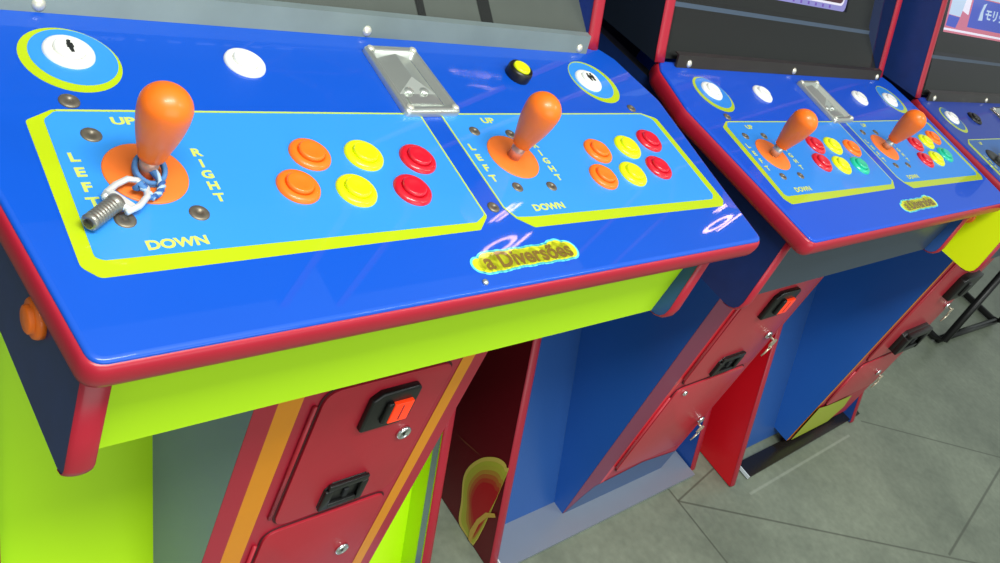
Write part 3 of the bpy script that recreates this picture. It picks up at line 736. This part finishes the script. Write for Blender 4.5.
# ------------------------------------------------------------------ setting
def floor_material():
    m=bpy.data.materials.new('stone_floor'); m.use_nodes=True; nt=m.node_tree; b=nt.nodes['Principled BSDF']; N=nt.nodes.new; Lk=nt.links.new
    tc=N('ShaderNodeTexCoord')
    n1=N('ShaderNodeTexNoise'); n1.inputs['Scale'].default_value=3.5; n1.inputs['Detail'].default_value=8; n1.inputs['Roughness'].default_value=.65
    n2=N('ShaderNodeTexNoise'); n2.inputs['Scale'].default_value=60; n2.inputs['Detail'].default_value=4
    Lk(tc.outputs['Object'],n1.inputs['Vector']); Lk(tc.outputs['Object'],n2.inputs['Vector'])
    r=N('ShaderNodeValToRGB'); r.color_ramp.elements[0].position=.3; r.color_ramp.elements[0].color=S(102,110,96); r.color_ramp.elements[1].position=.72; r.color_ramp.elements[1].color=S(138,146,128)
    Lk(n1.outputs['Fac'],r.inputs['Fac'])
    r2=N('ShaderNodeMapRange'); r2.inputs['From Min'].default_value=.3; r2.inputs['From Max'].default_value=.7; r2.inputs['To Min'].default_value=.88; r2.inputs['To Max'].default_value=1.08
    Lk(n2.outputs['Fac'],r2.inputs['Value'])
    mx=N('ShaderNodeMix'); mx.data_type='RGBA'; mx.blend_type='MULTIPLY'; mx.inputs['Factor'].default_value=1
    Lk(r.outputs['Color'],mx.inputs['A']); Lk(r2.outputs['Result'],mx.inputs['B'])
    cur=mx.outputs['Result']
    # joints of the irregular stone slabs: segments (x0,y0,x1,y1,width,colour)
    G=S(70,74,62); W=S(196,202,188)
    segs=[(1.3165,.0157,3.5,-1.329,.0035,G),(1.3165,.0157,1.3214,-1.6,.0035,G),(1.3165,.0157,1.3158,.20,.0035,G),(1.3165,.0157,1.55,.054,.003,G),
          (2.1625,-.0195,4.2,-1.248,.0035,G),(2.013,-.4045,3.6,-.199,.0045,G),(1.535,-.0447,2.06,-.0378,.0045,W),(.55,-.05,1.32,-.60,.003,G),(3.0,-.55,3.9,.15,.003,G)]
    sep=N('ShaderNodeSeparateXYZ'); Lk(tc.outputs['Object'],sep.inputs[0])
    def math_(op,a,b_=None,clamp=False):
        q=N('ShaderNodeMath'); q.operation=op; q.use_clamp=clamp
        for i,x in enumerate((a,b_)):
            if x is None: continue
            if isinstance(x,(int,float)): q.inputs[i].default_value=x
            else: Lk(x,q.inputs[i])
        return q.outputs[0]
    for x0_,y0_,x1_,y1_,wd,cl in segs:
        dx,dy=x1_-x0_,y1_-y0_; l=math.hypot(dx,dy); dx/=l; dy/=l
        X=math_('SUBTRACT',sep.outputs[0],x0_); Y=math_('SUBTRACT',sep.outputs[1],y0_)
        a=math_('ADD',math_('MULTIPLY',X,dx),math_('MULTIPLY',Y,dy)); d=math_('ABSOLUTE',math_('SUBTRACT',math_('MULTIPLY',Y,dx),math_('MULTIPLY',X,dy)))
        near=math_('SUBTRACT',1,math_('DIVIDE',d,wd),True)
        ins=math_('MULTIPLY',math_('GREATER_THAN',a,0),math_('LESS_THAN',a,l))
        fac=math_('MULTIPLY',math_('MULTIPLY',near,1.7,True),math_('MULTIPLY',ins,(.72 if cl is G else .22)))
        q=N('ShaderNodeMix'); q.data_type='RGBA'; Lk(fac,q.inputs['Factor']); Lk(cur,q.inputs['A']); q.inputs['B'].default_value=cl; cur=q.outputs['Result']
    Lk(cur,b.inputs['Base Color']); b.inputs['Roughness'].default_value=.38
    return m
fm=MB(); fm.add([(-4,-4,0),(7,-4,0),(7,3.0,0),(-4,3.0,0)],[(0,1,2,3)],floor_material()); fo=fm.build('floor'); fo['kind']='structure'
M_WALL=mat('back_wall',S(70,72,74),.7,noise=.1,nscale=3)
wm=MB(); wm.box(-4,7,1.6,1.7,0,3,M_WALL); wo=wm.build('wall_back'); wo['kind']='structure'

# ------------------------------------------------------------------ light
w=bpy.data.worlds.new('W'); SC.world=w; w.use_nodes=True
bg=w.node_tree.nodes['Background']; bg.inputs[0].default_value=(.90,1.0,.97,1); bg.inputs[1].default_value=.46
def area(name,loc,rot,sx,sy,e,col=(1,1,1)):
    l=bpy.data.lights.new(name,'AREA'); l.shape='RECTANGLE'; l.size=sx; l.size_y=sy; l.energy=e; l.color=col
    o=bpy.data.objects.new(name,l); COL.objects.link(o); o.location=loc; o.rotation_euler=rot; return o
area('ceiling_light_near',(-.1,-.7,2.75),(0,0,0),1.5,.5,68,(.97,1,.96))
area('front_fill_light',(.2,-2.6,1.5),(math.radians(82),0,0),2.6,1.6,26,(.97,1,.97))  # added fill behind the camera, brightens the front boards
area('ceiling_light_far',(2.3,-1.3,2.75),(0,0,0),1.5,.4,22,(.97,1,.96))

# ------------------------------------------------------------------ camera
R=[[0.7156729565442582,-0.12768823503559432,0.6866643531629518],[-0.5540530954680062,-0.7023910102232939,0.44684677033611986],[0.4252497932668756,-0.7002446596661739,-0.5734283128129305]]
cam=bpy.data.cameras.new('camera'); co=bpy.data.objects.new('camera',cam); COL.objects.link(co)
Mx=Matrix.Identity(4)
for i in range(3): Mx[i][0]=R[i][0]; Mx[i][1]=-R[i][1]; Mx[i][2]=-R[i][2]
for i,c in enumerate((-0.20639038,-0.29125205,1.26106367)): Mx[i][3]=c
co.matrix_world=Mx
cam.sensor_width=36; cam.lens=884.5584640761938*36/1000; cam.clip_start=.01
SC.camera=co
SC.view_settings.view_transform='Standard'; SC.view_settings.look='None'; SC.view_settings.exposure=0; SC.view_settings.gamma=1
SC.cycles.max_bounces=8
